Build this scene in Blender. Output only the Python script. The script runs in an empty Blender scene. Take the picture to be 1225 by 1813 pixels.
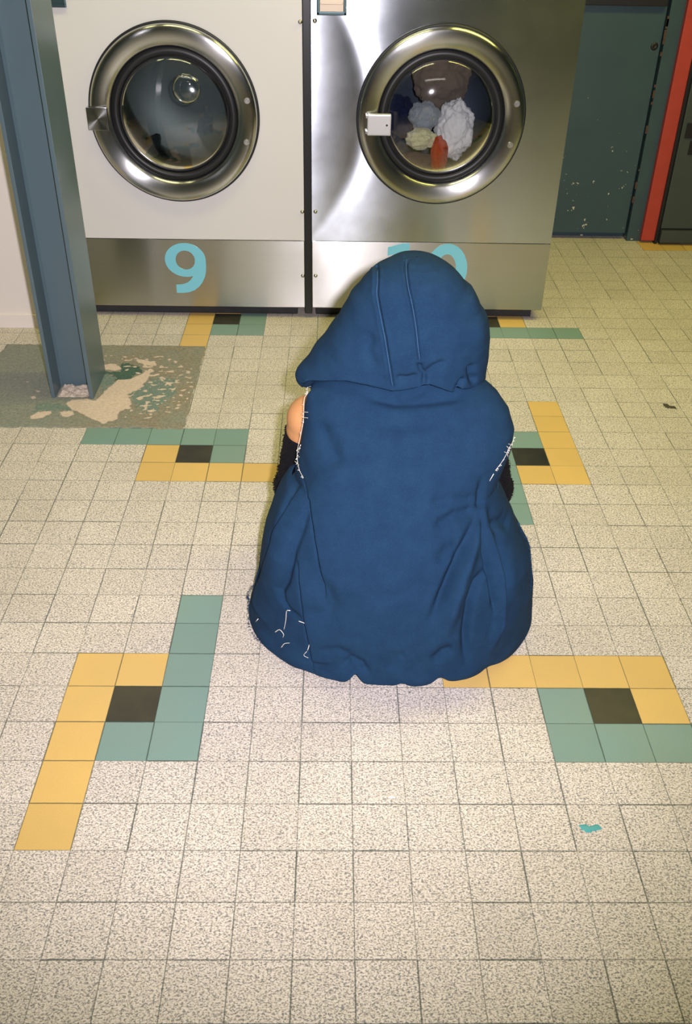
import bpy, bmesh, math, random
from math import sin, cos, pi, sqrt, radians, exp
from mathutils import Vector, Matrix, noise

scene = bpy.context.scene
col = scene.collection
# ------------------------------------------------------------------ camera, light, exposure
cam_d = bpy.data.cameras.new('camera'); cam = bpy.data.objects.new('camera', cam_d); col.objects.link(cam)
cam_d.sensor_fit = 'VERTICAL'; cam_d.sensor_height = 36.0; cam_d.sensor_width = 24.0
cam_d.lens = 1634.18 / 1813 * 36.0; cam_d.clip_start = 0.02
cam.location = (-0.0440, -0.80203, 1.43215)
cam.rotation_mode = 'XYZ'; cam.rotation_euler = (0.962286712, -0.0157383515, -0.00904433504)
scene.camera = cam

scene.view_settings.view_transform = 'Standard'; scene.view_settings.look = 'None'
scene.view_settings.exposure = 0.12; scene.view_settings.gamma = 1.0
scene.view_settings.use_curve_mapping = False

world = bpy.data.worlds.new('world'); scene.world = world; world.use_nodes = True
world.node_tree.nodes['Background'].inputs[0].default_value = (0.8, 0.85, 0.7, 1)
world.node_tree.nodes['Background'].inputs[1].default_value = 0.02

def light(name, kind, loc, target, energy, color, **kw):
    d = bpy.data.lights.new(name, kind); o = bpy.data.objects.new(name, d); col.objects.link(o)
    d.energy = energy; d.color = color
    for k, v in kw.items(): setattr(d, k, v)
    o.location = loc
    o.rotation_euler = (Vector(target) - Vector(loc)).to_track_quat('-Z', 'Y').to_euler()
    return o
# the flash beside the lens
light('camera_flash', 'SPOT', (0.035, -0.80, 1.475), (-0.20, 1.75, 0.42), 268, (1.0, 0.92, 1.0), spot_size=radians(102), spot_blend=1.0, shadow_soft_size=0.022)
# fluorescent ceiling fittings of the room
light('ceiling_tube_light', 'AREA', (-0.7, 1.7, 2.60), (-0.7, 1.7, 0), 14, (1.0, 0.94, 0.42), shape='RECTANGLE', size=1.5, size_y=0.35)
light('ceiling_tube_light', 'AREA', (1.4, 2.2, 2.60), (1.4, 2.2, 0), 29, (1.0, 0.92, 0.18), shape='RECTANGLE', size=1.5, size_y=0.35)
light('ceiling_tube_light', 'AREA', (0.1, -1.4, 2.60), (0.1, -1.4, 0), 4, (1.0, 0.94, 0.9), shape='RECTANGLE', size=1.5, size_y=0.35)

# ------------------------------------------------------------------ helpers
def link(o, parent=None):
    col.objects.link(o)
    if parent: o.parent = parent
    return o
def mesh_obj(name, verts, faces, mat=None, parent=None, smooth=False):
    me = bpy.data.meshes.new(name); me.from_pydata([tuple(v) for v in verts], [], faces)
    if mat: me.materials.append(mat)
    me.validate()
    if smooth:
        for p in me.polygons: p.use_smooth = True
    return link(bpy.data.objects.new(name, me), parent)
def bm_obj(name, bm, mat=None, parent=None, smooth=False):
    bmesh.ops.recalc_face_normals(bm, faces=bm.faces)
    me = bpy.data.meshes.new(name); bm.to_mesh(me); bm.free()
    if mat: me.materials.append(mat)
    if smooth:
        for p in me.polygons: p.use_smooth = True
    return link(bpy.data.objects.new(name, me), parent)
def thing(name, label, cat, loc=(0, 0, 0), group=None):
    o = bpy.data.objects.new(name, None); o.empty_display_size = 0.1; link(o); o.location = loc
    o['label'] = label; o['category'] = cat
    if group: o['group'] = group
    return o
def tag(o, label, cat, group=None):
    o['label'] = label; o['category'] = cat
    if group: o['group'] = group
    return o
def struct(o):
    o['kind'] = 'structure'; return o
def add_box(bm, lo, hi, bev=0.0, seg=2):
    lo = Vector(lo); hi = Vector(hi)
    r = bmesh.ops.create_cube(bm, size=1.0)
    vs = r['verts']
    c = (lo + hi) / 2; s = hi - lo
    for v in vs: v.co = Vector((v.co.x * s.x, v.co.y * s.y, v.co.z * s.z)) + c
    if bev > 0:
        es = list({e for v in vs for e in v.link_edges})
        bmesh.ops.bevel(bm, geom=es, offset=bev, segments=seg, affect='EDGES', profile=0.7)
def box(name, lo, hi, mat, parent=None, bev=0.0, origin=None):
    bm = bmesh.new(); add_box(bm, lo, hi, bev)
    return bm_obj(name, bm, mat, parent)
def lathe_y(name, prof, cx, cz, mat, parent=None, n=128, smooth=True, closed=False, deform=None):
    """revolve (radius, y) about the line x=cx, z=cz running along y"""
    V = []; F = []
    m = len(prof)
    for i in range(n):
        a = 2 * pi * i / n
        for (r, y) in prof:
            p = Vector((cx + r * cos(a), y, cz + r * sin(a)))
            V.append(deform(p) if deform else p)
    for i in range(n):
        j = (i + 1) % n
        for k in range(m - 1 if not closed else m):
            l = (k + 1) % m
            F.append((i * m + k, i * m + l, j * m + l, j * m + k))
    o = mesh_obj(name, V, F, mat, parent, smooth)
    me = o.data; bm = bmesh.new(); bm.from_mesh(me)
    bmesh.ops.remove_doubles(bm, verts=bm.verts, dist=1e-5)
    bmesh.ops.recalc_face_normals(bm, faces=bm.faces); bm.to_mesh(me); bm.free()
    return o
def tube(bm, pts, r, n=6, taper=False):
    pts = [Vector(p) for p in pts]
    rings = []
    for i, p in enumerate(pts):
        t = (pts[min(i + 1, len(pts) - 1)] - pts[max(i - 1, 0)])
        if t.length < 1e-9: t = Vector((0, 0, 1))
        t.normalize()
        u = t.cross(Vector((0, 0, 1)) if abs(t.z) < .9 else Vector((1, 0, 0))).normalized(); w = t.cross(u)
        rr = r * (1 - .6 * i / (len(pts) - 1)) if taper else r
        rings.append([bm.verts.new(p + rr * (cos(2 * pi * k / n) * u + sin(2 * pi * k / n) * w)) for k in range(n)])
    for a, b in zip(rings, rings[1:]):
        for k in range(n): bm.faces.new((a[k], a[(k + 1) % n], b[(k + 1) % n], b[k]))
    bm.faces.new(rings[0][::-1]); bm.faces.new(rings[-1])
def smooth_path(pts, n=6):
    P = [Vector(p) for p in pts]
    if len(P) < 3: return P
    P = [2 * P[0] - P[1]] + P + [2 * P[-1] - P[-2]]; out = []
    for i in range(1, len(P) - 2):
        for k in range(n):
            t = k / n; a, b, c, d = P[i - 1:i + 3]
            out.append(0.5 * ((2 * b) + (c - a) * t + (2 * a - 5 * b + 4 * c - d) * t * t + (3 * b - a - 3 * c + d) * t ** 3))
    out.append(P[-2]); return out

# ------------------------------------------------------------------ materials
class NT:
    def __init__(s, name):
        s.m = bpy.data.materials.new(name); s.m.use_nodes = True; s.t = s.m.node_tree
        s.b = s.t.nodes['Principled BSDF']
    def n(s, typ, ins=None, **kw):
        x = s.t.nodes.new(typ)
        for k, v in kw.items(): setattr(x, k, v)
        for k, v in (ins or {}).items():
            if isinstance(v, bpy.types.NodeSocket): s.t.links.new(v, x.inputs[k])
            else: x.inputs[k].default_value = v
        return x
    def set(s, **kw):
        names = {'color': 'Base Color', 'rough': 'Roughness', 'metal': 'Metallic', 'normal': 'Normal', 'spec': 'Specular IOR Level', 'aniso': 'Anisotropic', 'arot': 'Anisotropic Rotation', 'tangent': 'Tangent', 'sheen': 'Sheen Weight', 'sheen_rough': 'Sheen Roughness', 'sss': 'Subsurface Weight', 'coat': 'Coat Weight', 'alpha': 'Alpha', 'sheen_tint': 'Sheen Tint'}
        for k, v in kw.items():
            i = s.b.inputs[names[k]]
            if isinstance(v, bpy.types.NodeSocket): s.t.links.new(v, i)
            else: i.default_value = v
        return s
    def math(s, op, a, b=0.0, c=0.0, clamp=False):
        return s.n('ShaderNodeMath', {0: a, 1: b, 2: c}, operation=op, use_clamp=clamp).outputs[0]
    def mix(s, f, a, b, mode='MIX'):
        x = s.n('ShaderNodeMix', data_type='RGBA', blend_type=mode)
        for k, v in ((0, f), (6, a), (7, b)):
            if isinstance(v, bpy.types.NodeSocket): s.t.links.new(v, x.inputs[k])
            else: x.inputs[k].default_value = v
        return x.outputs[2]
    def ramp(s, f, stops, interp='LINEAR'):
        x = s.n('ShaderNodeValToRGB', {0: f}); cr = x.color_ramp; cr.interpolation = interp
        while len(cr.elements) < len(stops): cr.elements.new(0.5)
        for e, (p, c) in zip(cr.elements, stops): e.position = p; e.color = c if len(c) == 4 else (*c, 1)
        return x.outputs[0]
    def noise(s, vec, scale, detail=2, rough=.5, dist=0.0):
        return s.n('ShaderNodeTexNoise', {'Vector': vec, 'Scale': scale, 'Detail': detail, 'Roughness': rough, 'Distortion': dist}).outputs[0]
    def bump(s, h, strength, dist, normal=None):
        x = s.n('ShaderNodeBump', {'Height': h, 'Strength': strength, 'Distance': dist})
        if normal: s.t.links.new(normal, x.inputs['Normal'])
        return x.outputs[0]
    def obj(s): return s.n('ShaderNodeTexCoord').outputs['Object']
def lin(*c): return tuple((((v / 255 + .055) / 1.055) ** 2.4 if v / 255 > .04045 else v / 255 / 12.92) for v in c) + (1.0,)

def simple(name, c, rough=.5, metal=0.0, var=.08, scale=8, bump=0.0, bscale=200, **kw):
    m = NT(name); v = m.obj(); f = m.noise(v, scale, 4)
    c2 = tuple(x * (1 - var * 2) for x in c[:3]) + (1,); c1 = tuple(min(1, x * (1 + var)) for x in c[:3]) + (1,)
    m.set(color=m.mix(f, c1, c2), rough=rough, metal=metal, **kw)
    if bump: m.set(normal=m.bump(m.noise(v, bscale, 3), bump, .001))
    return m.m

def vinyl(kind):
    m = NT('vinyl_tile_' + kind); v = m.obj()
    warp = m.n('ShaderNodeVectorMath', {0: m.n('ShaderNodeTexNoise', {'Vector': v, 'Scale': 60.0, 'Detail': 2.0}).outputs[1], 1: (.5, .5, .5)}, operation='SUBTRACT').outputs[0]
    v2 = m.n('ShaderNodeVectorMath', {0: warp, 1: (.0011, .0011, 0), 2: v}, operation='MULTIPLY_ADD').outputs[0]
    cell = m.n('ShaderNodeVectorMath', {0: m.n('ShaderNodeVectorMath', {0: v, 1: (10, 10, 10)}, operation='MULTIPLY').outputs[0]}, operation='FLOOR').outputs[0]
    wn = m.n('ShaderNodeTexWhiteNoise', {'Vector': cell}, noise_dimensions='2D').outputs
    s = m.n('ShaderNodeSeparateXYZ', {0: v2}).outputs
    def line(ax, seed):
        d = m.math('PINGPONG', s[ax], .05)          # 0 on every tenth of a metre
        # each tile edge has its own joint width, varying along it
        other = 1 - ax
        idx = m.math('ROUND', m.math('MULTIPLY', s[ax], 10.0))
        idy = m.math('FLOOR', m.math('MULTIPLY', s[other], 10.0))
        cv = m.n('ShaderNodeCombineXYZ', {0: m.math('ADD', idx, seed), 1: idy, 2: seed}).outputs[0]
        rnd = m.n('ShaderNodeTexWhiteNoise', {'Vector': cv}, noise_dimensions='3D').outputs[0]
        w = m.math('MULTIPLY_ADD', rnd, .0009, .0005)
        w = m.math('MULTIPLY_ADD', m.noise(v, 28, 3), .0010, w); w = m.math('SUBTRACT', w, .0003)
        return m.n('ShaderNodeMapRange', {0: m.math('DIVIDE', d, w), 1: .45, 2: 1.3, 3: m.math('MULTIPLY_ADD', rnd, .35, .65), 4: 0.0}).outputs[0]
    g = m.math('MAXIMUM', line(0, 3.3), line(1, 7.7))
    if kind == 'speckled':
        v3 = m.n('ShaderNodeVectorMath', {0: v, 1: (1.0, 1.35, 1.0)}, operation='MULTIPLY').outputs[0]
        a = m.noise(v3, 265, 2.0, .55, .6); b = m.noise(v3, 150, 2.5, .6, .9); c = m.noise(v3, 430, 1.0)
        base = m.ramp(a, [(.37, lin(128, 128, 130)), (.46, lin(200, 191, 180)), (.54, lin(231, 222, 213)), (.66, lin(240, 232, 223))])
        dk = m.ramp(b, [(.34, (1, 1, 1, 1)), (.40, (0, 0, 0, 1))])
        base = m.mix(m.math('MULTIPLY', dk, .7), base, lin(112, 116, 126))
        base = m.mix(m.math('MULTIPLY', m.ramp(c, [(.60, (0, 0, 0, 1)), (.70, (1, 1, 1, 1))]), .4), base, lin(176, 160, 140))
        r = .38
    else:
        c0 = {'yellow': (222, 185, 110), 'green': (124, 156, 150), 'black': (30, 34, 36)}[kind]
        base = m.mix(m.noise(v, 420, 2), lin(*[x * .94 for x in c0]), lin(*[min(255, x * 1.05) for x in c0]))
        r = .38
    tint = m.math('MULTIPLY_ADD', wn[0], .09, .94)
    base = m.mix(1.0, base, m.n('ShaderNodeCombineXYZ', {0: tint, 1: tint, 2: tint}).outputs[0], 'MULTIPLY')
    # wear: slow blotches of ingrained dirt
    dirt = m.ramp(m.noise(v, 2.3, 5, .65), [(.38, (1, 1, 1, 1)), (.62, (0, 0, 0, 1))])
    base = m.mix(m.math('MULTIPLY', dirt, .16), base, lin(150, 140, 105))
    base = m.mix(m.math('MULTIPLY', g, .82), base, lin(44, 60, 58))
    m.set(color=base, rough=m.math('MULTIPLY_ADD', m.noise(v, 14, 4), .2, r - .1 + .12), spec=.35)
    h = m.math('MULTIPLY_ADD', g, -1.0, m.math('MULTIPLY', m.noise(v, 30, 3), .25))
    m.set(normal=m.bump(h, .35, .0012))
    return m.m

def concrete_patch():
    m = NT('worn_screed'); v = m.obj()
    def att(n): return m.n('ShaderNodeAttribute', attribute_name=n).outputs['Fac']
    n1 = m.noise(v, 60, 6, .75); n2 = m.math('MULTIPLY_ADD', m.noise(v, 120, 5, .75), 3.0, -1.0, clamp=True); n3 = m.noise(v, 14, 5, .65)
    brown = m.mix(n2, lin(178, 166, 146), lin(120, 112, 100)); brown = m.mix(m.math('MULTIPLY', n1, .5), brown, lin(136, 132, 120))
    grey = m.mix(n2, lin(158, 162, 152), lin(124, 130, 124))
    c = m.mix(m.math('MULTIPLY_ADD', n3, 2.5, -.6, clamp=True), grey, brown)
    def mask(a, e=.05):
        f = m.math('ADD', att(a), m.math('MULTIPLY_ADD', n1, 1.7, -.85))
        return m.n('ShaderNodeMapRange', {0: f, 1: .5 - e, 2: .5 + e}).outputs[0]
    c = m.mix(mask('leftgrey', .25), c, grey)
    c = m.mix(mask('teal'), c, m.mix(n2, lin(138, 152, 146), lin(104, 126, 120)))
    c = m.mix(mask('darkgreen'), c, m.mix(n2, lin(88, 116, 104), lin(62, 90, 82)))
    c = m.mix(mask('bare'), c, m.mix(n2, lin(234, 214, 202), lin(206, 186, 172)))
    m.set(color=c, rough=.75, spec=.25)
    hh = m.math('MULTIPLY_ADD', mask('bare'), -1.2, m.math('MULTIPLY_ADD', n2, .35, n1))
    m.set(normal=m.bump(hh, .6, .003))
    return m.m

def steel(name, base=(.60, .60, .58), rough=.30, aniso=.75, axis='Z', smear=.5, wav=.0):
    m = NT(name); v = m.obj()
    st = m.n('ShaderNodeVectorMath', {0: v, 1: (6, 6, 900) if axis == 'Z' else (120, 120, 120)}, operation='MULTIPLY').outputs[0]
    f = m.noise(st, 1.0, 2); g = m.noise(v, 3.5, 4, .6)
    c = m.mix(f, tuple(x * .93 for x in base) + (1,), tuple(min(1, x * 1.05) for x in base) + (1,))
    m.set(color=c, metal=1.0, rough=m.math('MULTIPLY_ADD', g, .12, rough - .06), aniso=aniso, arot=.25,
          tangent=m.n('ShaderNodeTangent', direction_type='RADIAL', axis=axis).outputs[0])
    if wav: m.set(normal=m.bump(m.noise(v, 1.6, 1.5), wav, .05))
    return m.m

def buckled(mat):
    """the thin front sheet of the steel machine is slightly buckled beside its door"""
    m = NT.__new__(NT); m.m = mat; m.t = mat.node_tree; m.b = m.t.nodes['Principled BSDF']
    s = m.n('ShaderNodeSeparateXYZ', {0: m.obj()}).outputs
    dz = m.math('SUBTRACT', s[2], .75)
    xc = m.math('MULTIPLY_ADD', m.math('MULTIPLY', dz, dz), -.88, .10)
    dx = m.math('SUBTRACT', s[0], xc)
    q = m.math('DIVIDE', dx, .034); G = m.math('EXPONENT', m.math('MULTIPLY', m.math('MULTIPLY', q, q), -1.0))
    a = m.math('MULTIPLY', m.math('MULTIPLY_ADD', xc, -.294, -.0013), G)
    left = m.n('ShaderNodeMapRange', {0: dx, 1: -.008, 2: -.075, 3: 0.0, 4: .055}, interpolation_type='SMOOTHSTEP').outputs[0]
    nv = m.n('ShaderNodeCombineXYZ', {0: m.math('ADD', a, left), 1: -1.0, 2: 0.0}).outputs[0]
    m.set(normal=m.n('ShaderNodeVectorMath', {0: nv}, operation='NORMALIZE').outputs[0])
M = {}
M['speckled'] = vinyl('speckled'); M['yellow'] = vinyl('yellow'); M['green'] = vinyl('green'); M['black'] = vinyl('black')
M['screed'] = concrete_patch()
M['steel'] = steel('brushed_stainless_steel', (.56, .605, .65), .19, .98)
buckled(M['steel'])
M['steel_low'] = steel('brushed_stainless_kick_panel', (.58, .58, .57), .30, .95, wav=.15)
M['ring'] = steel('spun_stainless_ring', (.54, .55, .54), .22, .85, 'Y')
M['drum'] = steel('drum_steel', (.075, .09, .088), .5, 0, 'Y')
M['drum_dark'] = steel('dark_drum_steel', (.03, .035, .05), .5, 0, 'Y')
M['bolt'] = simple('bolt_steel', (.6, .6, .58), .3, 1.0)
M['enamel'] = simple('cream_enamel', lin(222, 221, 219), .42, var=.02, scale=3)
M['white_wall'] = simple('white_painted_board', lin(238, 230, 224), .6, var=.02, scale=4, bump=.1)
M['rubber'] = simple('black_rubber', (.008, .009, .011), .42, var=.1)
M['gap'] = simple('black_filler', (.012, .013, .016), .35)
M['plinth'] = simple('dirty_black_plinth', (.022, .022, .024), .7, var=.3, scale=30)
M['decal'] = simple('sky_blue_vinyl', lin(128, 208, 228), .4, var=.02)
M['latch_light'] = simple('pale_latch_plate', lin(215, 215, 220), .35, .4)
M['hatch'] = simple('hatch_frame', lin(70, 92, 96), .35, .5)
M['hatch_in'] = simple('hatch_inner', lin(176, 162, 140), .4, .6)
M['beam'] = simple('blue_grey_paint', lin(90, 110, 118), .36, var=.06, scale=6, bump=.12, bscale=90)
M['beam'].node_tree.nodes['Principled BSDF'].inputs['Specular IOR Level'].default_value = .55
M['ceiling'] = simple('ceiling_paint', lin(190, 188, 170), .8)
M['plain_wall'] = simple('room_wall_paint', lin(108, 126, 142), .7)
M['red'] = simple('red_painted_strip', lin(178, 62, 50), .5, var=.12, scale=14, bump=.1)
M['dark_metal'] = simple('dark_grey_metal', lin(66, 74, 72), .45, .1, var=.1)
M['dark_slot'] = simple('dark_slot', (.006, .006, .007), .5)
M['fixture'] = simple('fixture_white', (.75, .75, .72), .5)

def chipped_teal():
    m = NT('chipped_teal_paint'); v = m.obj()
    n = m.noise(v, 5, 5, .6)
    c = m.mix(n, lin(60, 84, 92), lin(46, 66, 75))
    s = m.n('ShaderNodeSeparateXYZ', {0: v}).outputs
    low = m.n('ShaderNodeMapRange', {0: s[2], 1: .75, 2: 0.0, 3: 0.0, 4: .12}).outputs[0]
    chips = m.math('GREATER_THAN', m.math('ADD', m.noise(v, 34, 4, .6), low), .765)
    c = m.mix(chips, c, lin(205, 196, 176))
    m.set(color=c, rough=.45, normal=m.bump(m.noise(v, 40, 3), .15, .002)); return m.m
M['teal'] = chipped_teal()

def cloth(name, c1, c2, weave=900, sheen=.35, rough=.9, mottled=25):
    m = NT(name); v = m.obj()
    f = m.math('MULTIPLY_ADD', m.noise(v, weave, 3, .7), 2.2, -.6, clamp=True); g = m.noise(v, mottled, 4, .6)
    c = m.mix(m.math('MULTIPLY_ADD', g, .5, m.math('MULTIPLY', f, .5)), c1, c2)
    m.set(color=c, rough=rough, sheen=sheen, sheen_rough=.45, spec=.15, normal=m.bump(f, .35, .0012))
    m.b.inputs['Sheen Tint'].default_value = tuple(min(1, x * 2.5 + .15) for x in c1[:3]) + (1,)
    return m.m
M['navy'] = cloth('blue_sweatshirt_cotton', lin(38, 71, 101), lin(14, 35, 62), weave=700, sheen=.0, rough=.95)
M['seam'] = cloth('blue_seam_edge', lin(76, 112, 146), lin(40, 76, 112), sheen=0)
M['thread'] = simple('white_raw_thread', lin(235, 232, 222), .8)
M['fuzz'] = cloth('black_fuzzy_knit', (.010, .009, .012, 1), (.004, .004, .006, 1), sheen=.05)
M['legging'] = cloth('black_leggings', (.012, .012, .015, 1), (.006, .006, .008, 1), sheen=.05)
M['shoe'] = simple('black_shoe_leather', (.012, .012, .012), .4)
M['sole'] = simple('shoe_sole', (.03, .03, .03), .7)
M['hair'] = simple('dark_brown_hair', (.025, .014, .008), .5, scale=60, var=.4)
m = NT('skin'); v = m.obj()
m.set(color=m.mix(m.noise(v, 30, 4), lin(216, 160, 108), lin(200, 140, 90)), rough=.5, sss=.12, spec=.35, normal=m.bump(m.noise(v, 400, 3), .15, .0006))
m.b.inputs['Subsurface Radius'].default_value = (.012, .005, .003); M['skin'] = m.m
M['eye'] = simple('eye_white', (.7, .7, .68), .2); M['lip'] = simple('lip', lin(176, 98, 88), .45)
for k, c in {'l_white': (250, 246, 246), 'l_grey': (160, 166, 172), 'l_cream': (214, 208, 168), 'l_red': (168, 50, 26), 'l_tan': (124, 108, 96), 'l_brown': (104, 82, 78), 'l_navy': (24, 28, 62)}.items():
    M[k] = cloth('laundry_' + k[2:], lin(*c), lin(*[x * .82 for x in c]), weave=500, mottled=40)

def thin_glass():
    m = NT('door_glass'); t = m.t; out = t.nodes['Material Output']
    fr = m.n('ShaderNodeFresnel', {'IOR': 1.5}).outputs[0]
    gl = m.n('ShaderNodeBsdfGlossy', {'Color': (1, 1, 1, 1), 'Roughness': .05}).outputs[0]
    tr = m.n('ShaderNodeBsdfTransparent', {'Color': (.93, .97, .97, 1)}).outputs[0]
    mx = m.n('ShaderNodeMixShader', {0: m.math('MULTIPLY_ADD', fr, 1.0, .03, clamp=True), 1: tr, 2: gl}).outputs[0]
    t.links.new(mx, out.inputs['Surface']); return m.m
M['glass'] = thin_glass()
m = NT('tube_lamp'); m.b.inputs['Emission Color'].default_value = (1, .95, .75, 1); m.b.inputs['Emission Strength'].default_value = 2.5; M['lamp'] = m.m

# ------------------------------------------------------------------ the floor
def tile_kind(c, r):
    """two pinwheel motifs of yellow, green and black tiles alternate every ten tiles"""
    for bc in range(-45, 50, 10):
        for br in range(-45, 60, 10):
            i = (bc + 5) // 10; j = (br - 5) // 10
            if bc == -15 and br == 25: continue
            x = c - bc; y = r - br
            if abs(x) > 4 or abs(y) > 4: continue
            even_i = i % 2 == 0; even_j = j % 2 == 0
            if x == 0 and y == 0: return 'black'
            if even_i and even_j:      # A
                if (x == -1 and -3 <= y <= 1) or (x == 0 and y == 1): return 'yellow'
                if (x == 1 and -1 <= y <= 3) or (x == 0 and y == -1): return 'green'
            elif even_i and not even_j:   # C
                if (y == -1 and -1 <= x <= 3) or (x == -1 and y == 0): return 'yellow'
                if (y == 1 and -3 <= x <= 1) or (x == 1 and y == 0): return 'green'
            elif not even_i and even_j:   # B
                if (y == 1 and -3 <= x <= 1) or (x == 1 and y == 0): return 'yellow'
                if (y == -1 and -1 <= x <= 3) or (x == -1 and y == 0): return 'green'
            else:                      # D
                if (x == 1 and -1 <= y <= 3) or (x == 0 and y == -1): return 'yellow'
                if (x == -1 and -3 <= y <= 1) or (x == 0 and y == 1): return 'green'
    return 'speckled'
C0, C1, R0, R1 = -30, 30, -32, 37
me = bpy.data.meshes.new('floor'); kinds = ['speckled', 'yellow', 'green', 'black']
V = [(c * .1, r * .1, 0) for r in range(R0, R1 + 1) for c in range(C0, C1 + 1)]; F = []; K = []
W = C1 - C0 + 1
for r in range(R0, R1):
    for c in range(C0, C1):
        a = (r - R0) * W + (c - C0); F.append((a, a + 1, a + 1 + W, a + W)); K.append(kinds.index(tile_kind(c, r)))
me.from_pydata(V, [], F)
for k in kinds: me.materials.append(M[k])
for p, k in zip(me.polygons, K): p.material_index = k
struct(link(bpy.data.objects.new('floor', me)))

#@@PATCH
# worn screed patch round the column: the tiles stop here and old floor shows
def poly_sd(px, py, poly):
    d = 1e9; inside = False; n = len(poly)
    for i in range(n):
        x1, y1 = poly[i]; x2, y2 = poly[(i + 1) % n]
        ex, ey = x2 - x1, y2 - y1; t = max(0, min(1, ((px - x1) * ex + (py - y1) * ey) / (ex * ex + ey * ey + 1e-12)))
        d = min(d, (px - x1 - t * ex) ** 2 + (py - y1 - t * ey) ** 2)
        if (y1 > py) != (y2 > py) and px < (x2 - x1) * (py - y1) / (y2 - y1) + x1: inside = not inside
    return sqrt(d) * (1 if inside else -1)
#@@TABLES_PATCH
#T<
T_BARE = [[(-0.902, 1.846), (-0.889, 1.878), (-0.843, 1.885), (-0.810, 1.873), (-0.797, 1.925), (-0.783, 1.978), (-0.768, 2.026), (-0.731, 2.027), (-0.700, 2.062), (-0.686, 2.090), (-0.701, 2.104), (-0.667, 2.091), (-0.666, 2.049), (-0.675, 1.994), (-0.687, 1.953), (-0.717, 1.920), (-0.692, 1.863), (-0.696, 1.838), (-0.679, 1.807), (-0.705, 1.819), (-0.723, 1.794), (-0.718, 1.752), (-0.755, 1.722), (-0.796, 1.751), (-0.838, 1.786), (-0.882, 1.822)], [(-0.849, 2.130), (-0.817, 2.148), (-0.781, 2.124), (-0.770, 2.103), (-0.793, 2.091), (-0.827, 2.102)], [(-0.995, 1.761), (-0.975, 1.795), (-0.936, 1.802), (-0.931, 1.784), (-0.958, 1.754), (-0.984, 1.745)], [(-0.908, 1.797), (-0.866, 1.804), (-0.860, 1.779), (-0.879, 1.761), (-0.898, 1.767)], [(-1.074, 2.009), (-1.057, 2.007), (-1.065, 1.997)], [(-1.025, 1.943), (-1.006, 1.939), (-1.012, 1.925)], [(-1.026, 1.894), (-1.015, 1.903), (-1.005, 1.888), (-1.014, 1.876)], [(-0.735, 2.191), (-0.658, 2.156), (-0.654, 2.131), (-0.693, 2.136), (-0.731, 2.169)], [(-0.616, 2.092), (-0.584, 2.093), (-0.588, 2.076)], [(-0.657, 1.921), (-0.638, 1.915), (-0.648, 1.902)], [(-0.636, 1.902), (-0.606, 1.905), (-0.610, 1.892)]]
T_FLAKE = [[(-0.851, 2.189), (-0.661, 2.178), (-0.555, 2.108), (-0.544, 1.983), (-0.550, 1.891), (-0.573, 1.803), (-0.670, 1.789), (-0.698, 1.914), (-0.672, 2.049), (-0.707, 2.104), (-0.842, 2.142)]]
T_TEAL = [[(-0.688, 1.993), (-0.635, 2.049), (-0.583, 2.037), (-0.555, 1.930), (-0.584, 1.878), (-0.596, 1.803), (-0.657, 1.814), (-0.689, 1.863), (-0.710, 1.914)], [(-0.828, 2.073), (-0.772, 2.046), (-0.780, 1.991), (-0.802, 1.951), (-0.817, 1.977)], [(-0.993, 1.844), (-0.908, 1.858), (-0.853, 1.798), (-0.907, 1.803), (-0.982, 1.801)]]
T_DARK = [[(-0.790, 2.138), (-0.762, 2.161), (-0.740, 2.147), (-0.694, 2.105), (-0.696, 2.076), (-0.723, 2.054), (-0.737, 2.026), (-0.778, 2.012), (-0.772, 2.046), (-0.826, 2.066), (-0.818, 2.087), (-0.774, 2.088)]]
#T>
def build_patch():
    X0, X1, Y0, Y1, st = -1.225, -.497, 1.695, 2.302, .005
    nx = int((X1 - X0) / st); ny = int((Y1 - Y0) / st)
    V = []; A = {k: [] for k in ('bare', 'teal', 'darkgreen', 'leftgrey')}
    for j in range(ny + 1):
        for i in range(nx + 1):
            x = X0 + i * st; y = Y0 + j * st
            ex = .012 * noise.noise((x * 28, y * 28, 1)) + .005 * noise.noise((x * 90, y * 90, 4))
            ey = .014 * noise.noise((x * 28, y * 28, 7)) + .006 * noise.noise((x * 90, y * 90, 9))
            edge = min(i, nx - i, j, ny - j)
            wx = ex if i in (0, nx) else 0; wy = ey if j in (0, ny) else 0
            h = 0.0016 + .0007 * noise.noise((x * 60, y * 60, 3))
            if edge == 0: h = -.001
            V.append((x + wx, y + wy, h))
            def f(polys, s=.012):
                return .5 + max(poly_sd(x, y, p) for p in polys) / s * .5
            # broken flakes scattered east of the column
            b = f(T_BARE, .010)
            fl = noise.noise((x * 38, y * 60, 11)) + .6 * noise.noise((x * 90, y * 130, 12))
            reg = f(T_FLAKE, .12)
            if reg > .35: b = max(b, .5 + (fl - .34 + .25 * min(1, reg - .35)) * 3)
            A['bare'].append(max(-1, min(1.5, b))); A['teal'].append(max(-1, min(1.5, f(T_TEAL, .02) + .7 * fl)))
            A['darkgreen'].append(max(-1, min(1.5, f(T_DARK, .014) + .6 * fl))); A['leftgrey'].append(max(-1, min(1.5, .5 + (-.86 - x) * 4)))
    F = [(j * (nx + 1) + i, j * (nx + 1) + i + 1, (j + 1) * (nx + 1) + i + 1, (j + 1) * (nx + 1) + i) for j in range(ny) for i in range(nx)]
    o = mesh_obj('floor_screed_patch', V, F, M['screed'], None, True)
    for k, vals in A.items():
        a = o.data.attributes.new(k, 'FLOAT', 'POINT'); a.data.foreach_set('value', vals)
    return struct(o)
build_patch()

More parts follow.
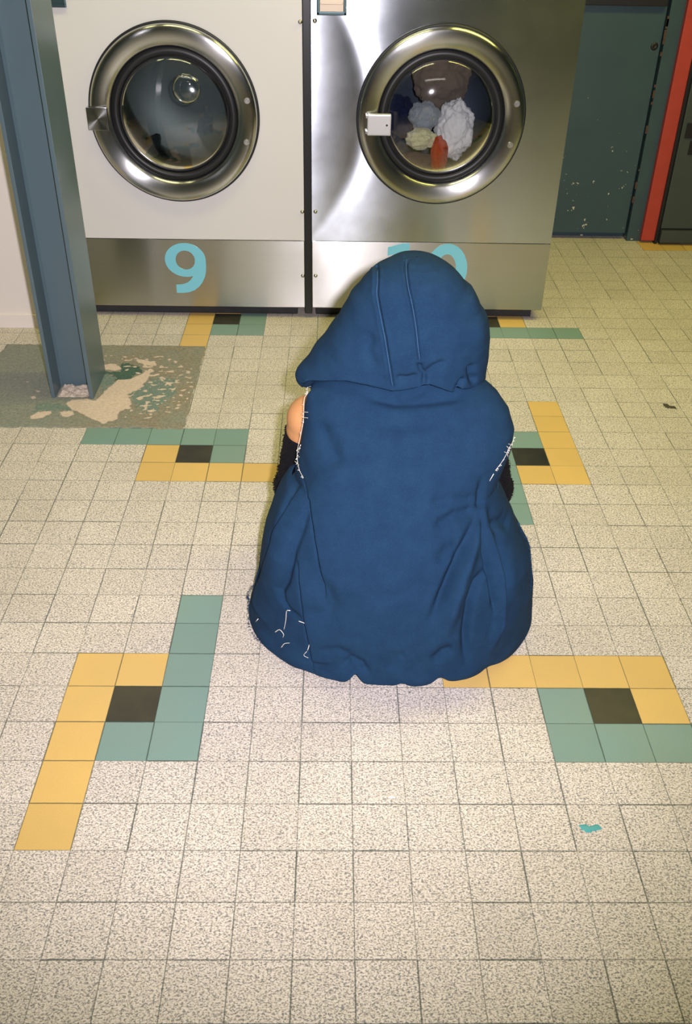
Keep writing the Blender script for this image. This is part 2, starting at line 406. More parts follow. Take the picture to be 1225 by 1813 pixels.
def splat(name, cx, cy, r, mat, seed, sx=1, sy=1, spikes=5, h=.0015):
    random.seed(seed); n = 40; ph = [random.uniform(0, 6.28) for _ in range(4)]
    bm = bmesh.new(); rings = []
    for lev, (s, z) in enumerate(((1, .0004), (.8, h), (.3, h * 1.2))):
        ring = []
        for k in range(n):
            a = 2 * pi * k / n; rr = r * (1 + .35 * sin(2 * a + ph[0]) + .25 * sin(spikes * a + ph[1]) + .12 * sin(9 * a + ph[2])) * s
            ring.append(bm.verts.new((cx + rr * cos(a) * sx, cy + rr * sin(a) * sy, z)))
        rings.append(ring)
    for a, b in zip(rings, rings[1:]):
        for k in range(n): bm.faces.new((a[k], a[(k + 1) % n], b[(k + 1) % n], b[k]))
    bm.faces.new(rings[-1])
    return bm_obj(name, bm, mat, None, True)
M['splat'] = simple('turquoise_paint', lin(84, 172, 174), .5)
M['smudge'] = simple('dark_grime', lin(70, 66, 56), .8)
M['chewing'] = simple('white_gum', lin(235, 230, 222), .6)
tag(splat('paint_splash', .4335, .2475, .0115, M['splat'], 4, 1.25, .9, 3), 'small turquoise paint splash on the pale tiles at lower right', 'paint splash')
tag(splat('grime_spot', 1.063, 1.873, .016, M['smudge'], 9, 1, 1.0, 3), 'dark grime spot on the floor at far right, away from the frame edge', 'dirt')
tag(splat('grime_spot', .968, 1.268, .018, M['smudge'], 12, .8, 1.3, 3), 'dark grime spot on the floor cut by the right picture edge', 'dirt')
tag(splat('gum_spot', .075, .316, .0045, M['chewing'], 3), 'tiny white gum spot on speckled tiles below the blue hem', 'gum')

# ------------------------------------------------------------------ room shell
XL, XR, YN, H = -3.0, 3.0, -3.2, 2.75
struct(box('ceiling', (XL, YN, H), (XR, 3.7, H + .1), M['ceiling']))
struct(box('wall_left', (XL - .1, YN, 0), (XL, 3.7, H), M['plain_wall']))
struct(box('wall_right', (XR, YN, 0), (XR + .1, 3.7, H), M['teal']))
struct(box('wall_front', (XL - .1, YN - .1, 0), (XR + .1, YN, H), M['plain_wall']))
# teal wall behind the machines, with the opening of the door left out
bm = bmesh.new()
add_box(bm, (XL, 3.53, 0), (.90, 3.7, H)); add_box(bm, (1.352, 3.53, 0), (XR, 3.7, H)); add_box(bm, (.90, 3.53, 2.05), (1.352, 3.7, H)); add_box(bm, (.90, 3.60, -.01), (1.352, 3.7, 2.05))
struct(bm_obj('wall_back', bm, M['teal']))
d = thing('door_1', 'dark teal chipped metal door behind the right washing machine', 'door', (.90, 3.545, 0)); 
del d['label']; del d['category']; struct(d)
def child(o, p):   # parent keeping world placement
    o.parent = p; o.matrix_parent_inverse = Matrix.Translation(-Vector(p.location)); return o
child(box('door_panel', (.905, 3.545, .032), (1.343, 3.59, 2.04), M['teal'], None, .002), d)
child(box('rail', (.93, 3.520, .985), (1.335, 3.55, 1.09), M['dark_slot'], None, .004), d)
child(lathe_y('keyhole', [(0, 3.545), (.006, 3.541), (.012, 3.5405), (.016, 3.545)], 1.318, .833, M['dark_slot'], None, 24), d)
bm = bmesh.new(); random.seed(4)
for k in range(16):      # rusty rubbed edge beside the door
    z = random.uniform(.03, .99); add_box(bm, (1.344 + random.uniform(-.001, .001), 3.527, z), (1.3535, 3.531, z + random.uniform(.006, .035)))
M['rust'] = simple('rust', lin(78, 58, 52), .8)
child(bm_obj('rubbed_edge', bm, M['rust']), d)
# white boarding left of the machines, with its base board
struct(box('wall_back_left', (XL, 2.452, .0), (-1.075, 3.53, H), M['white_wall'], None, .002))
struct(box('baseboard_left', (XL, 2.445, 0.0), (-1.073, 2.452, .052), M['white_wall'], None, .0015))
struct(box('trim_1', (1.412, 3.500, .012), (1.474, 3.53, 2.4), M['red'], None, .003))
struct(box('shadow_strip', (1.474, 3.49, 0), (1.486, 3.53, 2.4), M['dark_slot'], None, .001))  # black strip drawn in place of the shadow line beside the red trim

# dark cabinet at the right edge
cb = thing('metal_cabinet', 'dark grey metal cabinet with black slots beyond the red strip', 'cabinet', (1.75, 3.5, 0))
child(box('cabinet_body', (1.490, 3.485, .075), (2.1, 3.528, 2.1), M['dark_metal'], None, .003), cb)
child(box('plinth', (1.492, 3.470, .012), (2.1, 3.528, .070), M['dark_metal'], None, .003), cb)
child(box('slot', (1.508, 3.480, .478), (1.60, 3.49, .540), M['dark_slot'], None, .001), cb)
child(box('slot', (1.538, 3.480, .408), (1.62, 3.49, .466), M['dark_slot'], None, .001), cb)

# ------------------------------------------------------------------ steel column (H section)
colm = thing('steel_column', 'blue-grey painted steel column standing on the worn floor patch', 'column', (-.888, 1.985, 0))
colh = H
child(box('flange', (-.957, 1.888, .0), (-.9455, 2.078, colh), M['beam'], None, .002), colm)
child(box('flange', (-.8325, 1.884, .0), (-.820, 2.078, colh), M['beam'], None, .002), colm)
child(box('web', (-.9455, 1.975, .0), (-.8325, 1.986, colh), M['beam'], None), colm)
bm = bmesh.new()  # weld fillets
for x, s in ((-.9455, 1), (-.8325, -1)):
    vs = [bm.verts.new(p) for p in ((x, 1.975, .0), (x + s * .008, 1.975, 0), (x, 1.967, 0), (x, 1.975, colh), (x + s * .008, 1.975, colh), (x, 1.967, colh))]
    for f in ((0, 1, 2), (3, 5, 4), (0, 3, 4, 1), (1, 4, 5, 2), (2, 5, 3, 0)): bm.faces.new([vs[i] for i in f])
child(bm_obj('weld_fillet', bm, M['beam']), colm)
# crumbled mortar in the foot of the column
bm = bmesh.new(); random.seed(8)
bmesh.ops.create_grid(bm, x_segments=48, y_segments=34, size=.5)
for v_ in bm.verts:
    x = -.889 + v_.co.x * .108; y = 1.934 + v_.co.y * .078
    e = min(.5 - abs(v_.co.x), .5 - abs(v_.co.y)) * 8
    h = (.004 + .010 * max(0, v_.co.y + .4) + .008 * noise.noise((x * 50, y * 50, 0)) + .004 * noise.noise((x * 140, y * 140, 3))) * min(1, e)
    v_.co = Vector((x, y, .0008 + max(0, h)))
M['mortar'] = simple('crumbled_mortar', lin(214, 198, 184), .9, var=.18, scale=70, bump=.6, bscale=160)
tag(bm_obj('crumbled_mortar', bm, M['mortar'], None, True), 'crumbled pinkish mortar between the flanges of the column foot', 'mortar')

# ------------------------------------------------------------------ washing machines
FY = 2.570
def arc_poly(cx, cz, rx, rz, a0, a1, n):
    return [(cx + rx * cos(radians(a0 + (a1 - a0) * k / n)), cz + rz * sin(radians(a0 + (a1 - a0) * k / n))) for k in range(n + 1)]
def band(bm, outer, inner, y0, y1):
    o0 = [bm.verts.new((x, y0, z)) for x, z in outer]; i0 = [bm.verts.new((x, y0, z)) for x, z in inner]
    o1 = [bm.verts.new((x, y1, z)) for x, z in outer]; i1 = [bm.verts.new((x, y1, z)) for x, z in inner]
    for k in range(len(outer) - 1):
        bm.faces.new((o0[k], o0[k + 1], i0[k + 1], i0[k])); bm.faces.new((o0[k], o1[k], o1[k + 1], o0[k + 1])); bm.faces.new((i0[k], i0[k + 1], i1[k + 1], i1[k]))
    bm.faces.new((o0[0], i0[0], i1[0], o1[0])); bm.faces.new((o0[-1], o1[-1], i1[-1], i0[-1]))
def panel_with_hole(name, x0, x1, z0, z1, cx, cz, r, y, t, mat, parent):
    n = 96; bm = bmesh.new(); bmesh.ops
    def edge_pt(a):
        c, s = cos(a), sin(a); k = []
        if c > 1e-9: k.append((x1 - cx) / c)
        if c < -1e-9: k.append((x0 - cx) / c)
        if s > 1e-9: k.append((z1 - cz) / s)
        if s < -1e-9: k.append((z0 - cz) / s)
        q = min(k); return cx + c * q, cz + s * q
    angs = sorted([2 * pi * i / n for i in range(n)] + [math.atan2(z - cz, x - cx) % (2 * pi) for x in (x0, x1) for z in (z0, z1)])
    I = []; O = []; IB = []; OB = []
    for a in angs:
        ex, ez = edge_pt(a)
        ex = min(max(ex, x0), x1); ez = min(max(ez, z0), z1)
        I.append(bm.verts.new((cx + r * cos(a), y, cz + r * sin(a)))); O.append(bm.verts.new((ex, y, ez)))
        IB.append(bm.verts.new((cx + r * cos(a), y + t, cz + r * sin(a)))); OB.append(bm.verts.new((ex, y + t, ez)))
    m_ = len(angs)
    for k in range(m_):
        l = (k + 1) % m_
        bm.faces.new((I[k], I[l], O[l], O[k])); bm.faces.new((I[k], IB[k], IB[l], I[l])); bm.faces.new((O[k], O[l], OB[l], OB[k]))
    return bm_obj(name, bm, mat, parent)
def ring_profile():
    # spun steel door ring seen from outside in: (radius, y towards the room is smaller)
    return [(.2815, FY - .001), (.2835, FY - .010), (.2825, FY - .019), (.279, FY - .0255), (.273, FY - .0285), (.262, FY - .0290), (.250, FY - .0280), (.238, FY - .0260), (.228, FY - .0230), (.220, FY - .0190), (.2165, FY - .012), (.2145, FY + .004)]
def washing_machine(x0, x1, cx, cz, front, label, top_z, digits, group):
    t = thing('washing_machine', label, 'washing machine', ((x0 + x1) / 2, FY + .4, 0), group)
    P = lambda o: child(o, t)
    bm = bmesh.new()     # cabinet shell: sides, back, top and inner floor
    add_box(bm, (x0, FY + .004, .045), (x0 + .012, 3.40, 1.40)); add_box(bm, (x1 - .012, FY + .004, .045), (x1, 3.40, 1.40))
    add_box(bm, (x0, 3.39, .045), (x1, 3.40, 1.40)); add_box(bm, (x0, FY + .004, 1.388), (x1, 3.40, 1.40)); add_box(bm, (x0, FY + .004, .045), (x1, 3.40, .057))
    P(bm_obj('cabinet', bm, M['enamel'] if front == 'enamel' else M['steel_low']))
    P(box('plinth', (x0 + .012, FY + .036, .0), (x1 - .03, 3.38, .048), M['plinth'], None, .004))
    fm = M['enamel'] if front == 'enamel' else M['steel']
    P(panel_with_hole('front_panel', x0, x1, .3035, 1.12, cx, cz, .268, FY, .012, fm, None))
    P(box('lower_panel', (x0, FY - .001, .043), (x1, FY + .011, .3015), M['steel_low'], None, .0015))
    P(box('control_panel', (x0, FY - .004, 1.124), (x1, FY + .01, 1.398), M['steel_low'], None, .003))
    dl = lathe_y('door_seal', [(.268, FY + .01), (.2885, FY - .0005), (.2905, FY - .006), (.287, FY - .010), (.281, FY - .007), (.279, FY + .01)], cx, cz, M['rubber']); P(dl)
    door = bpy.data.objects.new('door', None); link(door); door.location = (cx, FY, cz); child(door, t)
    def D(o):
        o.parent = door; o.matrix_parent_inverse = Matrix.Translation(-Vector((cx, FY, cz))); return o
    D(lathe_y('door_ring', ring_profile(), cx, cz, M['ring'], None, 160))
    D(lathe_y('window_gasket', [(.2155, FY - .004), (.210, FY - .013), (.196, FY - .014), (.190, FY - .010), (.187, FY - .001), (.186, FY + .02), (.2155, FY + .025)], cx, cz, M['rubber'], None, 128))
    # bulged glass bowl with a small round boss
    prof = [(.188, FY + .002), (.183, FY - .009), (.172, FY - .016), (.150, FY - .026), (.12, FY - .036), (.08, FY - .044), (.04, FY - .048), (0.0, FY - .049)]
    D(lathe_y('door_glass', prof, cx, cz, M['glass'], None, 128))
    hb = bmesh.new()
    for (ox, oz) in ((.2515, .055), (.2440, -.078)):
        for rr, y0, y1 in ((.0115, FY - .026, FY - .033), (.006, FY - .033, FY - .038)):
            a = [hb.verts.new((cx + ox + rr * cos(2 * pi * k / 20), y0, cz + oz + rr * sin(2 * pi * k / 20))) for k in range(20)]
            b = [hb.verts.new((cx + ox + rr * .8 * cos(2 * pi * k / 20), y1, cz + oz + rr * .8 * sin(2 * pi * k / 20))) for k in range(20)]
            for k in range(20): hb.faces.new((a[k], a[(k + 1) % 20], b[(k + 1) % 20], b[k]))
            hb.faces.new(b)
        bo = bm_obj('hinge_bolt', hb, M['bolt']); D(bo); hb = bmesh.new()
    hb.free()
    # drum behind the glass
    P(lathe_y('tub_throat', [(.2145, FY + .02), (.226, FY + .05), (.228, FY + .11)], cx, cz, M['rubber'], None, 96))
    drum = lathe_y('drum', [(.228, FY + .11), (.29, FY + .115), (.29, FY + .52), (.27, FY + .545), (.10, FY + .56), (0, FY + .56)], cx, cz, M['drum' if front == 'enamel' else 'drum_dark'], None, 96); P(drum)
    bm = bmesh.new()
    for k in range(3):   # lifter ribs
        a = radians(90 + 120 * k + (20 if front == 'enamel' else 55))
        u = Vector((cos(a), 0, sin(a))); w = Vector((-sin(a), 0, cos(a)))
        base = Vector((cx, 0, cz))
        sec = [(.288, -.04), (.235, -.012), (.228, 0), (.235, .012), (.288, .04)]
        A = [bm.verts.new(base + u * r_ + w * s_ + Vector((0, FY + .13, 0))) for r_, s_ in sec]; B = [bm.verts.new(base + u * r_ + w * s_ + Vector((0, FY + .50, 0))) for r_, s_ in sec]
        for q in range(4): bm.faces.new((A[q], A[q + 1], B[q + 1], B[q]))
        bm.faces.new(A); bm.faces.new(B)
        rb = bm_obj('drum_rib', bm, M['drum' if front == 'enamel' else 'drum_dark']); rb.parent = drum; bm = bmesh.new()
    bm.free()
    # corner screws of the panels
    scr = [(x1 - .0065, z_) for z_ in (1.022, .409, .169)] if front == 'enamel' else [(x0 + .0125, z_) for z_ in (1.026, .410, .170)]
    for (sx, sz) in scr:
        P(lathe_y('panel_screw', [(0, FY - .0065), (.0035, FY - .006), (.0065, FY - .003), (.0072, FY)], sx, sz, M['bolt'], None, 20))
    return t, door, D, P
G = 'numbered laundromat washing machines'
m9, d9, D9, P9 = washing_machine(-1.030, -.150, -.588, .732, 'enamel', 'cream-fronted washing machine numbered 9, drum empty, beside the column', 1.4, '9', G)
m10, d10, D10, P10 = washing_machine(-.121, .764, .323, .735, 'steel', 'stainless steel washing machine numbered 10 with laundry in its drum', 1.4, '10', G)
# latch of number nine: a folded steel bracket
bm = bmesh.new(); add_box(bm, (-.879, FY - .036, .688), (-.872, FY, .760), .001); add_box(bm, (-.879, FY - .041, .688), (-.812, FY - .034, .760), .0015); add_box(bm, (-.814, FY - .050, .688), (-.808, FY - .030, .760), .001)
D9(bm_obj('door_latch', bm, M['ring']))
bm = bmesh.new(); add_box(bm, (.070, FY - .052, .686), (.150, FY - .030, .754), .004); lt = bm_obj('door_latch', bm, M['latch_light']); D10(lt); lt['label'] = 'pale rectangular latch plate'
kh = lathe_y('keyhole', [(0, FY - .0535), (.003, FY - .0535), (.0035, FY - .0515)], .136, .720, M['dark_slot'], None, 16); D10(kh)
for z_ in (.690, .740): D10(box('latch_hinge', (.064, FY - .047, z_), (.0715, FY - .028, z_ + .010), M['bolt'], None, .001))
# round boss in the glass of number nine
def torus_y(name, cx, cz, y, R, r, mat, n=64, k=10):
    return lathe_y(name, [(R + r * cos(2 * pi * i / k), y + r * sin(2 * pi * i / k)) for i in range(k)], cx, cz, mat, None, n, True, True)
D9(torus_y('glass_boss', -.538, .820, FY - .031, .046, .0022, M['glass']))
D9(lathe_y('glass_boss', [(.0455, FY - .032), (.04, FY - .040), (.02, FY - .045), (0, FY - .046)], -.538, .820, M['glass'], None, 48))
# hatches near the top left corner of each front
bm = bmesh.new(); add_box(bm, (-.975, FY - .012, 1.053), (-.906, FY, 1.062), .002); add_box(bm, (-.975, FY - .012, 1.062), (-.968, FY, 1.116), .002); add_box(bm, (-.913, FY - .012, 1.062), (-.906, FY, 1.116), .002); add_box(bm, (-.975, FY - .004, 1.053), (-.906, FY, 1.116)); P9(bm_obj('soap_hatch', bm, M['hatch']))
bm = bmesh.new(); add_box(bm, (-.102, FY - .010, 1.043), (-.006, FY + .0, 1.054), .003); add_box(bm, (-.102, FY - .010, 1.043), (-.092, FY, 1.118), .003); add_box(bm, (-.016, FY - .010, 1.043), (-.006, FY, 1.118), .003)
hf = bm_obj('soap_hatch', bm, M['hatch']); P10(hf)
bm = bmesh.new(); add_box(bm, (-.092, FY - .003, 1.054), (-.016, FY, 1.118)); add_box(bm, (-.090, FY - .008, 1.074), (-.018, FY - .002, 1.080), .001)
hp = bm_obj('hatch_flap', bm, M['hatch_in']); P10(hp)
# numbers
DY0 = FY - .0022
bm = bmesh.new(); ncx, ncz = -.5945, .2245
band(bm, arc_poly(ncx, ncz, .0760, .0645, 0, 360, 64), arc_poly(ncx, ncz, .0360, .0365, 0, 360, 64), DY0, FY)
outer = [(-.5190, .228), (-.5187, .205), (-.5205, .182), (-.526, .160), (-.536, .140), (-.550, .122), (-.568, .108), (-.590, .0995), (-.612, .0965), (-.637, .0965)]
inner = [(-.5590, .228), (-.5595, .205), (-.5615, .188), (-.566, .173), (-.572, .160), (-.581, .148), (-.592, .1385), (-.606, .1325), (-.620, .1295), (-.6365, .1290)]
band(bm, outer, inner, DY0 - .0001, FY)
o9 = bm_obj('number_nine', bm, M['decal']); P9(o9); o9['label'] = 'sky blue number 9'
bm = bmesh.new()
vs = [(.1985, .281 - .184), (.2405, .281 - .184), (.2405, .2985), (.216, .2985), (.160, .2830), (.160, .2500), (.1985, .2600)]
f0 = [bm.verts.new((x, DY0, z)) for x, z in vs]; f1 = [bm.verts.new((x, FY, z)) for x, z in vs]
bm.faces.new(f0)
for k in range(len(vs)): bm.faces.new((f0[k], f1[k], f1[(k + 1) % len(vs)], f0[(k + 1) % len(vs)]))
o1 = bm_obj('digit_one', bm, M['decal']); P10(o1); o1['label'] = 'sky blue digit 1'
bm = bmesh.new(); band(bm, arc_poly(.3835, .199, .0785, .0995, 0, 360, 64), arc_poly(.3835, .199, .036, .060, 0, 360, 64), DY0, FY)
o0 = bm_obj('digit_zero', bm, M['decal']); P10(o0); o0['label'] = 'sky blue digit 0'
# black strip between the machines
st = box('filler_strip', (-.1495, FY - .001, .018), (-.1215, FY + .05, 1.40), M['gap'], None, .003)
tag(st, 'narrow black strip filling the gap between the two washing machines', 'filler strip')

# laundry behind the glass of number ten
def blob(name, c, s, mat, seed, amp=.25, f=2.2, sub=5):
    bm = bmesh.new(); bmesh.ops.create_icosphere(bm, subdivisions=sub, radius=1.0)
    for v_ in bm.verts:
        p = v_.co.copy(); q = p * f + Vector((seed * 3.1, seed, -seed))
        d = 1 + amp * noise.noise(q) + amp * .8 * (.5 - abs(noise.noise(q * 2.3))) + amp * .45 * (.5 - abs(noise.noise(q * 4.7)))
        v_.co = Vector((p.x * s[0] * d, p.y * s[1] * d, p.z * s[2] * d)) + Vector(c)
    return bm_obj(name, bm, mat, None, True)
LY = FY + .185
LG = 'laundry in the drum'
for nm, c, s, mt, sd, lb, ct in (
    ('white_towel', (.400, LY + .015, .652), (.064, .045, .090), 'l_white', 1, 'crumpled white towel at the right of the pile in machine ten', 'towel'),
    ('grey_shirt', (.283, LY - .005, .703), (.050, .040, .046), 'l_grey', 2, 'grey and white patterned shirt left of the white towel in the drum', 'shirt'),
    ('cream_cloth', (.270, LY - .075, .640), (.048, .028, .032), 'l_cream', 3, 'cream cloth below the patterned shirt in the drum', 'cloth'),
    ('red_cloth', (.336, LY - .095, .592), (.028, .024, .056), 'l_red', 4, 'small rust-red cloth low in the drum of machine ten', 'cloth'),
    ('tan_cloth', (.350, LY + .15, .805), (.095, .050, .095), 'l_tan', 5, 'large tan cloth tumbling at the top of the drum', 'cloth'),
    ('brown_cloth', (.255, LY - .03, .548), (.075, .030, .030), 'l_brown', 6, 'dusky brown cloth at the bottom of the drum', 'cloth'),
    ('navy_cloth', (.190, LY + .12, .660), (.060, .045, .085), 'l_navy', 7, 'dark navy cloth at the left of the drum', 'cloth')):
    tag(blob(nm, c, s, M[mt], sd), lb, ct)

# ceiling fittings
for (x, y, wh) in ((-.7, 1.7, 'above the left washing machine'), (1.4, 2.2, 'above the teal door'), (.1, -1.4, 'behind the camera')):
    f_ = thing('ceiling_light', 'white twin-tube fluorescent ceiling light ' + wh, 'ceiling light', (x, y, H), 'ceiling lights')
    child(box('housing', (x - .76, y - .19, H - .10), (x + .76, y + .19, H - .001), M['fixture'], None, .01), f_)
    for k in (-1, 1):
        bm = bmesh.new(); tube(bm, [(x - .7, y + k * .09, H - .118), (x + .7, y + k * .09, H - .118)], .013, 12)
        child(bm_obj('tube', bm, M['lamp'], None, True), f_)

# ------------------------------------------------------------------ the crouching person
#@@GARMENT_BEGIN
def lerp_table(T, z):
    if z <= T[0][0]: return T[0][1:]
    for a, b in zip(T, T[1:]):
        if z <= b[0]:
            t = (z - a[0]) / (b[0] - a[0]); t2 = t
            return tuple(p + (q - p) * t2 for p, q in zip(a[1:], b[1:]))
    return T[-1][1:]
# height: left x, right x, y of the widest point, y of the back, depth of the front half
ROBE = [(0.0, -.238, .424, .865, .600, .26), (.055, -.224, .424, .865, .602, .26), (.115, -.209, .420, .86, .607, .25), (.19, -.199, .404, .86, .622, .23), (.235, -.189, .380, .86, .634, .22),
        (.28, -.173, .356, .865, .652, .20), (.317, -.158, .336, .87, .668, .18), (.35, -.136, .318, .875, .684, .16), (.37, -.121, .310, .88, .694, .15), (.40, -.117, .320, .88, .710, .15), (.44, -.111, .333, .88, .732, .15),
        (.48, -.105, .338, .885, .758, .14), (.52, -.100, .326, .89, .787, .14), (.548, -.094, .304, .895, .812, .13), (.566, -.080, .280, .90, .834, .12), (.580, -.045, .235, .905, .856, .10), (.590, .0, .185, .91, .872, .08), (.60, .03, .15, .915, .886, .06)]
def robe_raw(th, z):
    xl, xr, ys, yb, bf = lerp_table(ROBE, z); cx = .105 if z < .55 else (xl + xr) / 2
    a = (cx - xl) if th < 0 else (xr - cx)
    s, c = sin(th), cos(th)
    e = .94
    sx = (abs(s) ** e) * (1 if s > 0 else -1)
    return cx + a * sx, (ys - (ys - yb) * abs(c) ** e) if c > 0 else ys + bf * abs(c), z
HOOD = [(.520, -.080, .272, .955, .862, .10), (.536, -.104, .277, .955, .854, .12), (.542, -.112, .278, .955, .851, .12), (.550, -.1185, .279, .955, .847, .12), (.560, -.1210, .280, .955, .842, .13), (.570, -.1185, .280, .955, .839, .13), (.580, -.1115, .281, .955, .836, .13), (.60, -.094, .281, .955, .832, .13), (.62, -.080, .281, .96, .830, .13), (.65, -.055, .279, .96, .831, .13), (.68, -.031, .274, .96, .836, .13), (.697, -.022, .268, .96, .840, .13), (.712, -.013, .250, .96, .845, .13),
        (.735, -.001, .238, .96, .853, .12), (.763, .018, .218, .96, .872, .11), (.782, .036, .202, .96, .892, .10), (.797, .062, .180, .965, .916, .08), (.805, .088, .152, .97, .942, .05), (.8072, .112, .128, .972, .962, .015), (.8078, .1199, .1201, .972, .9719, .0001)]
def hood_raw(th, z):
    xl, xr, ys, yb, bf = lerp_table(HOOD, z); cx = .12 if z < .79 else (xl + xr) / 2
    a = (cx - xl) if th < 0 else (xr - cx)
    s, c = sin(th), cos(th)
    return cx + a * s, (ys - (ys - yb) * abs(c)) if c > 0 else ys + bf * abs(c), z
#@@GARMENT_END
#@@TABLES_PERSON
#T<
T_STEP1 = [(-0.1020, 0.3984), (-0.0869, 0.3821), (-0.0751, 0.3368), (-0.0667, 0.2918), (-0.0587, 0.2407), (-0.0503, 0.1886)]
T_STEP2 = [(-0.1119, 0.2593), (-0.1070, 0.2320), (-0.1023, 0.2023), (-0.0958, 0.1443), (-0.0858, 0.0899), (-0.0786, 0.0364)]
T_FOLD4 = [(-0.1002, 0.3820), (-0.1133, 0.3613), (-0.1364, 0.3155), (-0.1567, 0.2688), (-0.1790, 0.2056), (-0.1908, 0.1618), (-0.2130, 0.0859), (-0.2163, 0.0593)]
T_FOLD3 = [(-0.0854, 0.3616), (-0.0991, 0.3238), (-0.1191, 0.2715), (-0.1288, 0.2336), (-0.1358, 0.2026), (-0.1499, 0.1696), (-0.1483, 0.1463), (-0.1333, 0.1348), (-0.1026, 0.1329)]
T_VAL5 = [(-0.0552, 0.2298), (-0.0399, 0.1980), (-0.0467, 0.1695), (-0.0702, 0.1576)]
T_RIDGE6 = [(-0.0975, 0.3672), (-0.1207, 0.3134), (-0.1474, 0.2443), (-0.1646, 0.1774), (-0.1791, 0.1046)]
T_RA = [(0.2559, 0.3617), (0.2221, 0.3048), (0.1978, 0.2559), (0.1631, 0.1711)]
T_RB = [(0.2636, 0.3606), (0.2917, 0.2957), (0.3075, 0.2340), (0.3159, 0.1315), (0.3062, 0.0690)]
T_RC = [(0.2606, 0.3531), (0.2697, 0.2906), (0.2895, 0.2271), (0.3020, 0.1555)]
T_RD = [(0.2746, 0.2542), (0.2551, 0.2382), (0.2437, 0.1995), (0.2411, 0.1292), (0.2464, 0.0474)]
T_RE = [(0.2799, 0.3390), (0.3072, 0.2743), (0.3228, 0.2319), (0.3325, 0.1725)]
T_RR = [(0.2559, 0.3569), (0.2438, 0.3134), (0.2241, 0.2550), (0.2057, 0.1893), (0.1952, 0.1256)]
T_RS = [(0.2606, 0.4233), (0.2621, 0.3870), (0.2609, 0.3601)]
T_SOFT = [([(0.2545, 0.3669), (0.2050, 0.3700), (0.1587, 0.3538)], -0.006, 0.012), ([(0.2592, 0.3889), (0.1979, 0.4002), (0.1518, 0.3975)], -0.004, 0.012), ([(0.2148, 0.3148), (0.1889, 0.3092), (0.1723, 0.2847)], -0.005, 0.014), ([(-0.0070, 0.5570), (0.0601, 0.5340), (0.1273, 0.5314), (0.1954, 0.5410)], -0.004, 0.016), ([(0.0155, 0.5697), (0.0827, 0.5640), (0.1620, 0.5659), (0.2317, 0.5674)], -0.006, 0.007), ([(0.0829, 0.5711), (0.1169, 0.5745), (0.1513, 0.5792)], -0.004, 0.005), ([(-0.0747, 0.5165), (-0.0458, 0.4814), (-0.0285, 0.4466)], -0.005, 0.018), ([(-0.0183, 0.0443), (0.0015, 0.0711), (0.0230, 0.0604), (0.0381, 0.0314)], -0.004, 0.008), ([(-0.0665, 0.0739), (-0.0248, 0.0873), (-0.0010, 0.0779)], -0.003, 0.01), ([(0.1716, 0.0630), (0.1939, 0.0898), (0.2180, 0.0926)], -0.006, 0.012), ([(0.0830, 0.0428), (0.0932, 0.0814), (0.1165, 0.0890)], -0.003, 0.014), ([(-0.1226, 0.3643), (-0.1399, 0.3265), (-0.1579, 0.2601)], 0.004, 0.012), ([(0.0195, 0.2274), (0.0880, 0.2265), (0.1390, 0.2438)], -0.002, 0.015), ([(0.3407, 0.2896), (0.3165, 0.3133), (0.2853, 0.3255)], -0.006, 0.008)]
T_HS1 = [(0.0433, 0.7892), (0.0426, 0.7777), (0.0413, 0.7591), (0.0500, 0.7211), (0.0580, 0.6883), (0.0689, 0.6328), (0.0760, 0.5952)]
T_HS2 = [(0.0999, 0.8089), (0.0974, 0.8002), (0.1005, 0.7787), (0.1078, 0.7533), (0.1162, 0.7138), (0.1214, 0.6784), (0.1258, 0.6554)]
T_HFOLD = [([(0.1227, 0.6509), (0.1303, 0.6333), (0.1375, 0.6249), (0.1372, 0.5970)], -0.006, 0.005), ([(0.1375, 0.6249), (0.1565, 0.6407), (0.1786, 0.6479)], -0.004, 0.007), ([(0.2332, 0.6295), (0.2370, 0.6037), (0.2476, 0.5792)], -0.008, 0.008), ([(0.2196, 0.6055), (0.2093, 0.5898), (0.2059, 0.5769)], -0.006, 0.006), ([(0.0346, 0.6955), (0.0244, 0.6625), (0.0449, 0.6279)], -0.003, 0.01), ([(0.0805, 0.6160), (0.1027, 0.6148), (0.1265, 0.6226)], -0.004, 0.006), ([(0.0128, 0.7498), (-0.0195, 0.6849), (-0.0414, 0.6244)], 0.003, 0.02), ([(0.2201, 0.7599), (0.2435, 0.7111), (0.2499, 0.6525)], 0.004, 0.016)]
T_HBOT = [(-0.1147, 0.538), (-0.1062, 0.538), (-0.0895, 0.5684), (-0.0582, 0.5828), (-0.0265, 0.5922), (0.0228, 0.5917), (0.0734, 0.5813), (0.0961, 0.5852), (0.1489, 0.599), (0.1989, 0.5732), (0.2105, 0.5787), (0.2398, 0.5711), (0.2649, 0.5615)]
T_SEAM3D = [[(0.0432, 0.9484, 0.7899), (0.0425, 0.9164, 0.7784), (0.0412, 0.8941, 0.7598), (0.0499, 0.8628, 0.7219), (0.0579, 0.8463, 0.6892), (0.0687, 0.8336, 0.6337), (0.0759, 0.8330, 0.5961)], [(0.0998, 0.9606, 0.8095), (0.0973, 0.9201, 0.8009), (0.1003, 0.8851, 0.7794), (0.1076, 0.8623, 0.7540), (0.1160, 0.8446, 0.7146), (0.1212, 0.8345, 0.6793), (0.1256, 0.8306, 0.6562)]]
